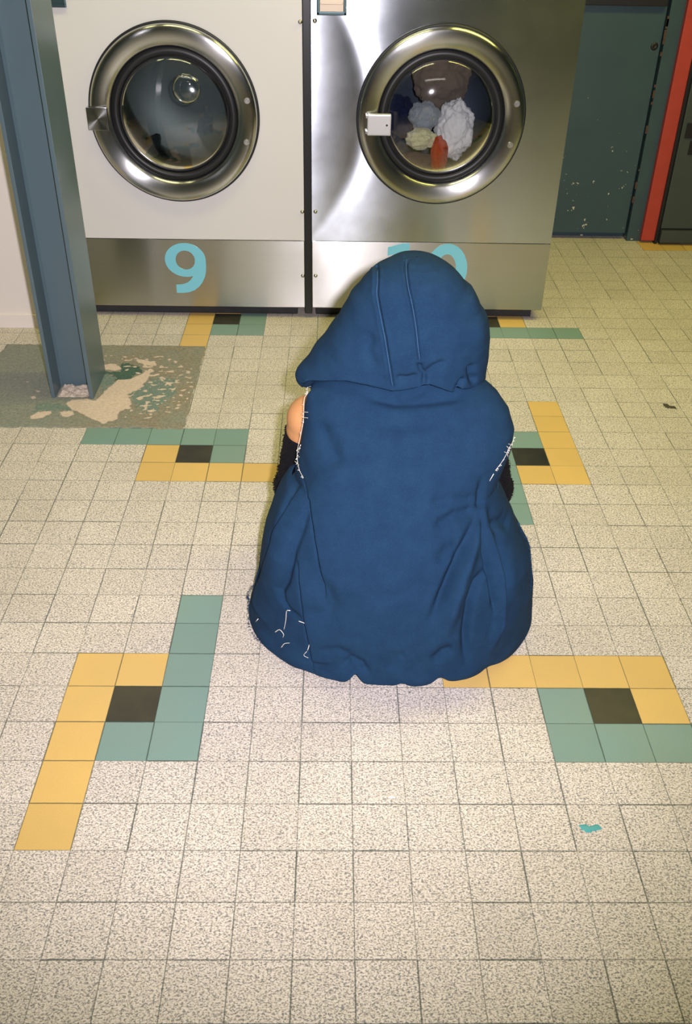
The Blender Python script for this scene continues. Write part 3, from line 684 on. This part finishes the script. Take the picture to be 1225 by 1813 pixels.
T_THREADS = [
  [(-0.1005, 0.8717, 0.5162), (-0.0993, 0.8579, 0.5231), (-0.0920, 0.8467, 0.5286)],
  [(-0.1019, 0.8603, 0.4965), (-0.1019, 0.8662, 0.5024), (-0.0992, 0.8513, 0.5136), (-0.0920, 0.8414, 0.5186)],
  [(-0.1077, 0.8476, 0.4512), (-0.1118, 0.8600, 0.4354), (-0.1170, 0.8641, 0.4273), (-0.1113, 0.8400, 0.4378)],
  [(-0.1092, 0.8482, 0.4433), (-0.1127, 0.8597, 0.4294), (-0.1113, 0.8400, 0.4392)],
  [(-0.1135, 0.8550, 0.4216), (-0.1160, 0.8486, 0.4221), (-0.1100, 0.8316, 0.4320)],
  [(-0.1208, 0.8612, 0.4033), (-0.1151, 0.8372, 0.4122), (-0.1111, 0.8254, 0.4166)],
  [(0.3238, 0.8294, 0.4511), (0.3169, 0.8136, 0.4689), (0.3123, 0.8106, 0.4747)],
  [(0.3190, 0.8189, 0.4452), (0.3146, 0.8085, 0.4591), (0.3075, 0.8024, 0.4662)],
  [(0.3244, 0.8310, 0.4629), (0.3226, 0.8226, 0.4716), (0.3160, 0.8142, 0.4779)],
  [(0.2852, 0.7733, 0.4315), (0.2804, 0.7683, 0.4252), (0.2769, 0.7647, 0.4197)],
  [(-0.1915, 0.7686, 0.1597), (-0.2011, 0.7851, 0.1318), (-0.1945, 0.7707, 0.1485), (-0.2074, 0.7944, 0.1144), (-0.1994, 0.7754, 0.1253)],
  [(-0.2042, 0.7524, 0.0568), (-0.2110, 0.7584, 0.0426)],
  [(-0.1284, 0.6795, 0.1451), (-0.1359, 0.6832, 0.1403), (-0.1381, 0.6805, 0.1173), (-0.1427, 0.6798, 0.0905)],
  [(-0.1096, 0.6609, 0.1320), (-0.0988, 0.6532, 0.1339), (-0.0950, 0.6513, 0.1324)],
  [(-0.1632, 0.6964, 0.0687), (-0.1524, 0.6867, 0.0841), (-0.1436, 0.6771, 0.0799), (-0.1456, 0.6793, 0.0684)],
  [(-0.1494, 0.6762, 0.0416), (-0.1421, 0.6719, 0.0572), (-0.1306, 0.6655, 0.0655)],
  [(-0.0857, 0.6392, 0.0948), (-0.0909, 0.6398, 0.0696), (-0.0993, 0.6427, 0.0517), (-0.0894, 0.6372, 0.0487)]]
T_EDGE_L = [(-0.0872, 0.8937, 0.5631), (-0.0945, 0.9069, 0.5525), (-0.0935, 0.8912, 0.5494), (-0.0999, 0.8875, 0.5391), (-0.1009, 0.8736, 0.5243), (-0.1019, 0.8613, 0.5008), (-0.1080, 0.8577, 0.4667), (-0.1145, 0.8615, 0.4331), (-0.1148, 0.8455, 0.4151), (-0.1101, 0.8256, 0.4040), (-0.1013, 0.8027, 0.3993)]
T_EDGE_R = [(0.3338, 0.8484, 0.4747), (0.3298, 0.8398, 0.4670), (0.3191, 0.8220, 0.4612), (0.3154, 0.8153, 0.4545), (0.3051, 0.8007, 0.4444), (0.2901, 0.7843, 0.4327)]
T_HEMEDGE = [[(-0.2176, 0.8338, 0.0885), (-0.2361, 0.8693, 0.0249), (-0.2334, 0.8621, 0.0179), (-0.2312, 0.8254, 0.0279), (-0.2296, 0.7916, 0.0060), (-0.2082, 0.7449, 0.0055), (-0.1737, 0.7036, 0.0169)], [(0.3601, 0.8264, 0.2734), (0.3758, 0.8245, 0.2446), (0.3915, 0.8222, 0.2155), (0.3923, 0.7734, 0.1829), (0.3915, 0.7535, 0.1435)]]
#T>

def seg_dist(px, pz, path):
    best = (1e9, 0, 0)
    for i in range(len(path) - 1):
        x1, z1 = path[i]; x2, z2 = path[i + 1]; ex, ez = x2 - x1, z2 - z1; L = ex * ex + ez * ez + 1e-12
        t = ((px - x1) * ex + (pz - z1) * ez) / L; tc = max(0, min(1, t))
        dx, dz = px - x1 - tc * ex, pz - z1 - tc * ez; d = dx * dx + dz * dz
        if d < best[0]: best = (d, (ex * dz - ez * dx), (i + tc) / (len(path) - 1))
    return sqrt(best[0]), (1 if best[1] > 0 else -1), best[2]
def grid_surface(fn, ths, zs_fn, nv, keep=None, disp=None):
    """fn(th, z)->xyz ; zs_fn(th, v)->z"""
    nu = len(ths); P = []
    for th in ths:
        P.append([Vector(fn(th, zs_fn(th, k / nv))) for k in range(nv + 1)])
    N = [[None] * (nv + 1) for _ in range(nu)]
    for i in range(nu):
        for k in range(nv + 1):
            a = P[min(i + 1, nu - 1)][k] - P[max(i - 1, 0)][k]; b = P[i][min(k + 1, nv)] - P[i][max(k - 1, 0)]
            n = a.cross(b); N[i][k] = n.normalized() if n.length > 1e-12 else Vector((0, -1, 0))
    V = []
    for i in range(nu):
        for k in range(nv + 1):
            p = P[i][k]; V.append(p + N[i][k] * (disp(ths[i], p) if disp else 0))
    F = []
    for i in range(nu - 1):
        for k in range(nv):
            if keep and not keep(ths[i], P[i][k]): continue
            F.append((i * (nv + 1) + k, (i + 1) * (nv + 1) + k, (i + 1) * (nv + 1) + k + 1, i * (nv + 1) + k + 1))
    return V, F
def cleanup(o, solid=.004):
    me = o.data; bm = bmesh.new(); bm.from_mesh(me)
    bmesh.ops.delete(bm, geom=[v_ for v_ in bm.verts if not v_.link_faces], context='VERTS')
    bmesh.ops.remove_doubles(bm, verts=bm.verts, dist=.0001)
    bm.to_mesh(me); bm.free()
    for p in me.polygons: p.use_smooth = True
    if solid:
        md = o.modifiers.new('thickness', 'SOLIDIFY'); md.thickness = solid; md.offset = -1

person = thing('person', 'person crouching with back turned, in a blue hooded robe and black fuzzy arm warmers', 'person', (.10, 1.0, 0))
def PP(o): return child(o, person)

# body: tapered capsules fused into one skin
def capsule(bm, a, b, ra, rb, sx=1.0, sy=1.0, n=20, m_=8):
    a = Vector(a); b = Vector(b); t = (b - a); L = t.length; t = t.normalized() if L > 1e-9 else Vector((0, 0, 1))
    u = Vector((1, 0, 0)) - t * t.x
    u = u.normalized() if u.length > .2 else (Vector((0, 1, 0)) - t * t.y).normalized()
    w = t.cross(u); rings = []
    for k in range(m_ + 1):
        ph = pi / 2 * k / m_; rings.append((a - t * ra * cos(ph), ra * sin(ph)))
    for k in range(m_ + 1):
        ph = pi / 2 * k / m_; rings.append((b + t * rb * sin(ph), rb * cos(ph)))
    vr = []
    for c, r in rings: vr.append([bm.verts.new(c + u * max(r, 1e-5) * sx * cos(2 * pi * q / n) + w * max(r, 1e-5) * sy * sin(2 * pi * q / n)) for q in range(n)])
    for A, B in zip(vr, vr[1:]):
        for q in range(n): bm.faces.new((A[q], A[(q + 1) % n], B[(q + 1) % n], B[q]))
    bm.faces.new(vr[0][::-1]); bm.faces.new(vr[-1])
def fuse(name, bm, mat, voxel, smooth_it=6, parent=True):
    bmesh.ops.recalc_face_normals(bm, faces=bm.faces)
    me = bpy.data.meshes.new(name); bm.to_mesh(me); bm.free()
    o = bpy.data.objects.new(name, me); col.objects.link(o)
    r = o.modifiers.new('r', 'REMESH'); r.mode = 'VOXEL'; r.voxel_size = voxel; r.use_smooth_shade = True
    s = o.modifiers.new('s', 'SMOOTH'); s.iterations = smooth_it; s.factor = .5
    dg = bpy.context.evaluated_depsgraph_get(); dg.update()
    m2 = bpy.data.meshes.new_from_object(o.evaluated_get(dg)); m2.name = name
    o.modifiers.clear(); o.data = m2; bpy.data.meshes.remove(me)
    m2.materials.clear(); m2.materials.append(mat)
    for p in m2.polygons: p.use_smooth = True
    if parent: PP(o)
    return o
CXB = .10
LIMB = {}
for s, ex in ((-1, -.130), (1, .334)):
    sh = (-.088 if s < 0 else .275, .958, .452)
    LIMB[s] = dict(sh=sh, el=(ex, .988, .238), wr=(CXB + s * .120, 1.215, .262), hip=(CXB + s * .085, .845, .185), kn=(CXB + s * .135, 1.19, .405), an=(CXB + s * .115, 1.075, .085), toe=(CXB + s * .135, 1.235, .035), hand=(CXB + s * .055, 1.262, .285))
bm = bmesh.new()
capsule(bm, (CXB - .045, .835, .185), (CXB + .045, .835, .185), .115, .115)
capsule(bm, (CXB, .845, .22), (CXB, .865, .36), .105, .105, 1.3, .9)
capsule(bm, (CXB, .865, .36), (CXB, .905, .47), .105, .10, 1.45, .85)
capsule(bm, (CXB - .13, .935, .470), (CXB + .13, .935, .470), .055, .055)
capsule(bm, (CXB, .92, .50), (CXB + .005, .965, .60), .056, .050)
HC = Vector((.112, .985, .672))
# head: skull, jaw, nose, ears, brow
def hp_(x, y, z):  # head frame: face towards +y, tilted down and a little to the left
    q = Matrix.Rotation(radians(-24), 3, 'X') @ Vector((x, y, z)); q = Matrix.Rotation(radians(9), 3, 'Z') @ q; return HC + q
capsule(bm, hp_(0, -.022, .020), hp_(0, .022, .020), .078, .076, .93, 1.0, 24)
capsule(bm, hp_(0, .022, -.020), hp_(0, .042, -.078), .060, .030, .98, 1.0, 24)
capsule(bm, hp_(0, .088, .004), hp_(0, .108, -.026), .007, .012)
capsule(bm, hp_(-.010, .098, -.028), hp_(.010, .098, -.028), .007, .007)
capsule(bm, hp_(-.026, .079, .016), hp_(.026, .079, .016), .010, .010)
capsule(bm, hp_(-.014, .082, -.052), hp_(.014, .082, -.052), .007, .007)
for s in (-1, 1): capsule(bm, hp_(s * .078, -.008, .012), hp_(s * .080, -.004, -.022), .013, .009, .5, 1.2)
for s in (-1, 1):
    L = LIMB[s]
    capsule(bm, (CXB + s * .09, .93, .48), L['sh'], .053, .054)
    capsule(bm, L['sh'], L['el'], .052, .037); capsule(bm, L['el'], L['wr'], .037, .026)
    capsule(bm, L['hip'], L['kn'], .085, .056); capsule(bm, L['kn'], L['an'], .052, .034); 
    mid = Vector(L['kn']).lerp(Vector(L['an']), .35) + Vector((0, -.018, 0)); capsule(bm, mid, Vector(L['kn']).lerp(Vector(L['an']), .6), .048, .038)
    capsule(bm, (L['an'][0], 1.05, .052), L['toe'], .034, .026, 1.0, .8)
    # palm and five fingers closing over the shin
    wr = Vector(L['wr']); hd = Vector(L['hand']); ax = (hd - wr).normalized(); up = Vector((0, .25, 1)).normalized(); side = ax.cross(up).normalized()
    capsule(bm, wr, hd, .024, .026, 1.0, 1.0)
    for q in range(4):
        off = up * (.024 - .016 * q); ln = (.030, .034, .031, .025)[q]
        p0 = wr.lerp(hd, .75) + off; p1 = p0 + ax * (ln + .022); p2 = p1 + (ax * .5 + Vector((0, -.85, 0))).normalized() * ln * .8; p3 = p2 + Vector((-s * .1, -1, 0)).normalized() * ln * .55
        capsule(bm, p0, p1, .0098, .0088, n=10, m_=4); capsule(bm, p1, p2, .0088, .0080, n=10, m_=4); capsule(bm, p2, p3, .0080, .0070, n=10, m_=4)
    t0 = wr.lerp(hd, .25) + up * .018; t1 = t0 + (ax * .6 + up).normalized() * .038; t2 = t1 + (ax + up * .3).normalized() * .028
    capsule(bm, t0, t1, .012, .0100, n=10, m_=4); capsule(bm, t1, t2, .0100, .0082, n=10, m_=4)
fuse('body', bm, M['skin'], .0042, 5)
# eyes and mouth
for s in (-1, 1):
    bm = bmesh.new(); bmesh.ops.create_uvsphere(bm, u_segments=20, v_segments=12, radius=.0115)
    for v_ in bm.verts: v_.co += hp_(s * .030, .074, -.002)
    PP(bm_obj('eye', bm, M['eye'], None, True))
bm = bmesh.new(); capsule(bm, hp_(-.020, .087, -.052), hp_(.020, .087, -.052), .004, .004, n=12, m_=4); PP(bm_obj('lips', bm, M['lip'], None, True))
# hair cap, swept back under the hood
bm = bmesh.new(); bmesh.ops.create_uvsphere(bm, u_segments=72, v_segments=48, radius=1)
for v_ in bm.verts:
    p = v_.co.copy(); d = 1 + .02 * noise.noise(p * 4) + .012 * sin(p.x * 70 + 4 * noise.noise(p * 3))
    drop = .03 if p.y < .2 else 0
    v_.co = hp_(p.x * .082 * d, -.012 + p.y * .095 * d, .030 + p.z * (.086 if p.z > 0 else .10) * d)
    if p.y > .45 and p.z < .35: v_.co = hp_(p.x * .070, .045 + p.y * .010, .03 + p.z * .05)
PP(bm_obj('hair', bm, M['hair'], None, True))
# leggings, shoes
bm = bmesh.new()
capsule(bm, (CXB - .045, .835, .185), (CXB + .045, .835, .185), .121, .121)
capsule(bm, (CXB, .845, .22), (CXB, .855, .28), .109, .109, 1.3, .92)
for s in (-1, 1):
    L = LIMB[s]; capsule(bm, L['hip'], L['kn'], .091, .061); capsule(bm, L['kn'], L['an'], .058, .040)
    mid = Vector(L['kn']).lerp(Vector(L['an']), .35) + Vector((0, -.018, 0)); capsule(bm, mid, Vector(L['kn']).lerp(Vector(L['an']), .6), .054, .044)
fuse('leggings', bm, M['legging'], .006, 5)
for s in (-1, 1):
    L = LIMB[s]; ax_, ay = L['an'][0], 1.045; tx, ty = L['toe'][0], 1.262
    bm = bmesh.new()
    capsule(bm, (ax_, ay - .005, .062), (ax_ + .3 * (tx - ax_), ay + .06, .058), .043, .042, 1.0, .95)
    capsule(bm, (ax_, ay + .03, .050), (tx, ty - .04, .042), .043, .036, 1.05, .8)
    capsule(bm, (L['an'][0], ay + .01, .07), (L['an'][0], ay + .03, .125), .045, .044)
    sh_ = fuse('shoe', bm, M['shoe'], .005, 4)
    bm = bmesh.new(); n = 40; A = []; B = []; Cc = Vector(((ax_ + tx) / 2, (ay + ty) / 2 - .02, 0)); dr = Vector((tx - ax_, ty - ay, 0)).normalized(); sd = Vector((-dr.y, dr.x, 0))
    for k in range(n):
        a = 2 * pi * k / n; w = .044 * (1 + .10 * cos(a)); p = Cc + dr * cos(a) * .138 + sd * sin(a) * w
        A.append(bm.verts.new(p)); B.append(bm.verts.new(p + Vector((0, 0, .020))))
    bm.faces.new(A[::-1]); bm.faces.new(B)
    for k in range(n): bm.faces.new((A[k], A[(k + 1) % n], B[(k + 1) % n], B[k]))
    so = bm_obj('sole', bm, M['sole']); so.parent = sh_
# fuzzy arm warmers
for s in (-1, 1):
    L = LIMB[s]; a = Vector(L['sh']); b = Vector(L['el']); w = Vector(L['wr'])
    top = a.lerp(b, .17); bm = bmesh.new()
    path = smooth_path([top, a.lerp(b, .6), b + (a - b).normalized() * .02, b + (w - b).normalized() * .03, b.lerp(w, .55), b.lerp(w, .93)], 10)
    n = 48; rings = []; tot = len(path)
    for i, p in enumerate(path):
        t = (path[min(i + 1, tot - 1)] - path[max(i - 1, 0)]).normalized(); u = t.cross(Vector((0, 0, 1)) if abs(t.z) < .9 else Vector((0, 1, 0))).normalized(); wv = t.cross(u)
        r = .052 + (.032 - .052) * i / (tot - 1) + (.006 if .35 < i / tot < .6 else 0)
        ring = []
        for k in range(n):
            d_ = cos(2 * pi * k / n) * u + sin(2 * pi * k / n) * wv; q = p + d_ * r
            q += d_ * (.0028 * noise.noise(q * 90) + .002 * noise.noise(q * 30)); ring.append(bm.verts.new(q))
        rings.append(ring)
    for A, B in zip(rings, rings[1:]):
        for k in range(n): bm.faces.new((A[k], A[(k + 1) % n], B[(k + 1) % n], B[k]))
    random.seed(5 + s)
    for _ in range(2600):   # short fibres standing off the knit
        i = random.randrange(tot - 1); k = random.randrange(n)
        q = rings[i][k].co.lerp(rings[i + 1][(k + 1) % n].co, random.random()); d_ = (q - path[i]).normalized()
        e = q + (d_ + Vector([random.uniform(-.7, .7) for _ in range(3)])).normalized() * random.uniform(.002, .005)
        sx_ = Vector([random.uniform(-1, 1) for _ in range(3)]).normalized() * .0004
        try: bm.faces.new((bm.verts.new(q - sx_), bm.verts.new(q + sx_), bm.verts.new(e)))
        except ValueError: pass
    ob = bm_obj('arm_warmer', bm, M['fuzz'], None, True); PP(ob); ob['label'] = 'black fuzzy arm warmer'
    sl = ob.modifiers.new('thickness', 'SOLIDIFY'); sl.thickness = .0015

# the robe: back panel, sides and shoulders in one draped cloth
def g(d, w): return exp(-(d / w) ** 2)
def robe_disp(th, p):
    x, z = p.x, p.z; back = max(0, cos(th)); h = 0
    sidew = 1.0
    # left free edge of the back panel: a step with the panel lying on top
    if th < .5 and cos(th) > -.05:
        d, sgn, t = seg_dist(x, z, T_STEP1); q = d * sgn
        fade = min(1, t / .3) * (1 - max(0, min(1, (t - .7) / .3)))
        h += fade * (.014 * (.5 + .5 * math.tanh(q / .0016)) * g(max(0, q), .09) - .010 * g(q + .003, .0035))
        for T, amp, w in ((T_STEP2, .012, .035), (T_FOLD4, .011, .022)):
            d, sgn, t = seg_dist(x, z, T); q = d * sgn; fd = min(1, t / .3) * min(1, (1 - t) / .05 + .3)
            h += fd * (amp * (.5 + .5 * math.tanh(q / .0018)) * g(max(0, q), w) - .007 * g(q + .003, .0035))
        d, sgn, t = seg_dist(x, z, T_FOLD3); h -= .012 * g(d, .007) * sin(pi * min(1, max(.02, t))) ** .5
        d, sgn, t = seg_dist(x, z, T_VAL5); h -= .006 * g(d, .014)
        d, sgn, t = seg_dist(x, z, T_RIDGE6); h += .010 * g(d, .018) * sin(pi * min(1, max(0, t)))
    if th > -.6 and cos(th) > -.05:
        for T, amp, w in ((T_RA, -.020, .010), (T_RB, .019, .009), (T_RC, -.014, .005), (T_RD, -.018, .009), (T_RE, -.016, .011), (T_RR, .018, .016), (T_RS, -.012, .008)):
            d, sgn, t = seg_dist(x, z, T); h += amp * g(d, w) * min(1, .25 + t * 2.2) * min(1, (1 - t) * 4 + .15)
    for T, amp, w in T_SOFT:
        d, sgn, t = seg_dist(x, z, T)
        if d < 3 * w: h += 1.7 * amp * g(d, w) * min(1, t * 5 + .1) * min(1, (1 - t) * 5 + .1)
    # hem roll
    h += .006 * exp(-((z - .02) / .018) ** 2) * max(0, back) ** .3 * (.5 + .5 * sin(th * 16))
    h += .0035 * noise.noise((x * 14, z * 11, 2)) + .0010 * noise.noise((x * 48, z * 38, 5)) + .006 * noise.noise((x * 5, z * 4.5, 8))
    return h
def hem_z(th):
    x = robe_raw(th, .0)[0]; z = .004
    for cx_, w, a in ((.010, .013, .026), (.112, .013, .009), (.192, .016, .016), (-.10, .02, .004), (.30, .02, .008), (-.205, .015, .006)):
        if cos(th) > -.1: z += a * g(x - cx_, w)
    return z
def robe_z(th, v_):
    z0 = hem_z(th); v2 = v_
    return z0 + (.598 - z0) * v2
def robe_keep(th, p):
    z = p.z; a = math.degrees(th)
    if abs(a) > 128 and z < .37: return False
    if z < .37 and abs(a) > 112 + (z / .37) * 16: return False
    if a < -88 + 3 * sin(z * 60) and a > -150 and .362 < z < .556: return False
    if a > 92 - 17 * max(0, min(1, (.46 - z) / .08)) + 2 * sin(z * 50) and a < 150 and .362 < z < .53: return False
    return True
NU = 760
ths = [-pi + 2 * pi * i / NU for i in range(NU + 1)]
# put more columns on the back
def warp_t(t): return t - .30 * sin(t)
ths = sorted(warp_t(t) for t in ths)
V, F = grid_surface(robe_raw, ths, robe_z, 300, robe_keep, robe_disp)
V = [Vector((a.x, a.y, max(a.z, .004))) for a in V]
robe = mesh_obj('hooded_robe', V, F, M['navy'], None, True); cleanup(robe, .0035); PP(robe)

def hood_disp(th, p):
    x, z = p.x, p.z; h = 0
    if cos(th) > -.3:
        for T, amp in ((T_HS1, -.006), (T_HS2, -.005)):
            d, sgn, t = seg_dist(x, z, T); h += amp * g(d, .0035); h += .0018 * g(d - .006, .004)
        for T, amp, w in T_HFOLD:
            d, sgn, t = seg_dist(x, z, T); h += 1.7 * amp * g(d, w) * min(1, t * 5 + .1) * min(1, (1 - t) * 4 + .2)
    h += .003 * noise.noise((x * 16, z * 14, 3)) + .001 * noise.noise((x * 45, z * 45, 6))
    return h
def hood_bottom(th):
    x = hood_raw(th, .58)[0]
    pts = T_HBOT
    if x <= pts[0][0]: b = pts[0][1]
    elif x >= pts[-1][0]: b = pts[-1][1]
    else:
        for (x1, z1), (x2, z2) in zip(pts, pts[1:]):
            if x1 <= x <= x2: b = z1 + (z2 - z1) * (x - x1) / (x2 - x1); break
    if cos(th) < 0: b = b * (1 + cos(th)) + .56 * (-cos(th))
    return b
def hood_fn(th, w):
    """w runs 0..1 from the tucked underside up to the crown"""
    b = hood_bottom(th)
    if w < .06:      # rolled underside
        t = w / .06; p = Vector(hood_raw(th, b + .004)); c = Vector((.105, .945, b))
        k = 1 - t; q = p.lerp(Vector((c.x, c.y, p.z)), .16 * k)
        return (q.x, q.y, b + .004 - .006 * sin(pi * t) * (1 if t < 1 else 0) + .004 * k)
    t = (w - .06) / .94; z = b + .004 + (.8078 - b - .004) * (1 - (1 - t) ** 1.25)
    p = Vector(hood_raw(th, z))
    # plump lower edge
    k = g(t, .05) * .004
    return (p.x, p.y - k, p.z)
def hood_keep(th, p):
    a = abs(math.degrees(th))
    return not (a > 112 + 6 * sin(p.z * 70) and p.z < .770)
V, F = grid_surface(lambda th, w: hood_fn(th, w), sorted(t - .2 * sin(t) for t in [-pi + 2 * pi * i / 360 for i in range(361)]), lambda th, v_: v_, 150, hood_keep, hood_disp)
hood = mesh_obj('hood', V, F, M['navy'], None, True); cleanup(hood, .0035); PP(hood); 
# top-stitched seams of the hood, raw thread at the cut edges
def surf_tube(name, pts, r, mat, taper=False, parent=None):
    bm = bmesh.new(); tube(bm, smooth_path(pts, 5), r, 6, taper); return bm_obj(name, bm, mat, parent, True)
for T in T_SEAM3D: PP(surf_tube('hood_seam', T, .0008, M['seam']))
for T in T_THREADS: PP(surf_tube('frayed_thread', T, .0010, M['thread'], True))
# raw fringe of the armholes: many short ends as one part each side
for T, sd in ((T_EDGE_L, 1), (T_EDGE_R, 2)):
    random.seed(sd); bm = bmesh.new(); Pn = smooth_path(T, 12)
    tube(bm, Pn, .0005, 5)
    for k in range(34):
        p = random.choice(Pn); d_ = Vector((-1 if sd == 1 else 1, random.uniform(-.5, .3), random.uniform(-.9, .5))).normalized()
        tube(bm, [p, p + d_ * random.uniform(.001, .005)], .0004, 4)
    fr = bm_obj('armhole_fringe', bm, M['thread']); PP(fr); fr['kind'] = 'stuff'
# ragged dark fibres along the side hems
random.seed(21); bm = bmesh.new()
for T in T_HEMEDGE:
    Pn = smooth_path(T, 10)
    for k in range(260):
        i = random.randrange(len(Pn) - 1); p = Pn[i].lerp(Pn[i + 1], random.random()) + Vector([random.uniform(-.002, .002) for _ in range(3)])
        s_ = -1 if p.x < .1 else 1
        d_ = Vector((s_ * random.uniform(.2, 1), random.uniform(-.5, .5), random.uniform(-.6, .5))).normalized()
        tube(bm, [p, p + d_ * random.uniform(.002, .006)], .0004, 4)
fr = bm_obj('hem_fibres', bm, M['navy']); PP(fr); fr['kind'] = 'stuff'
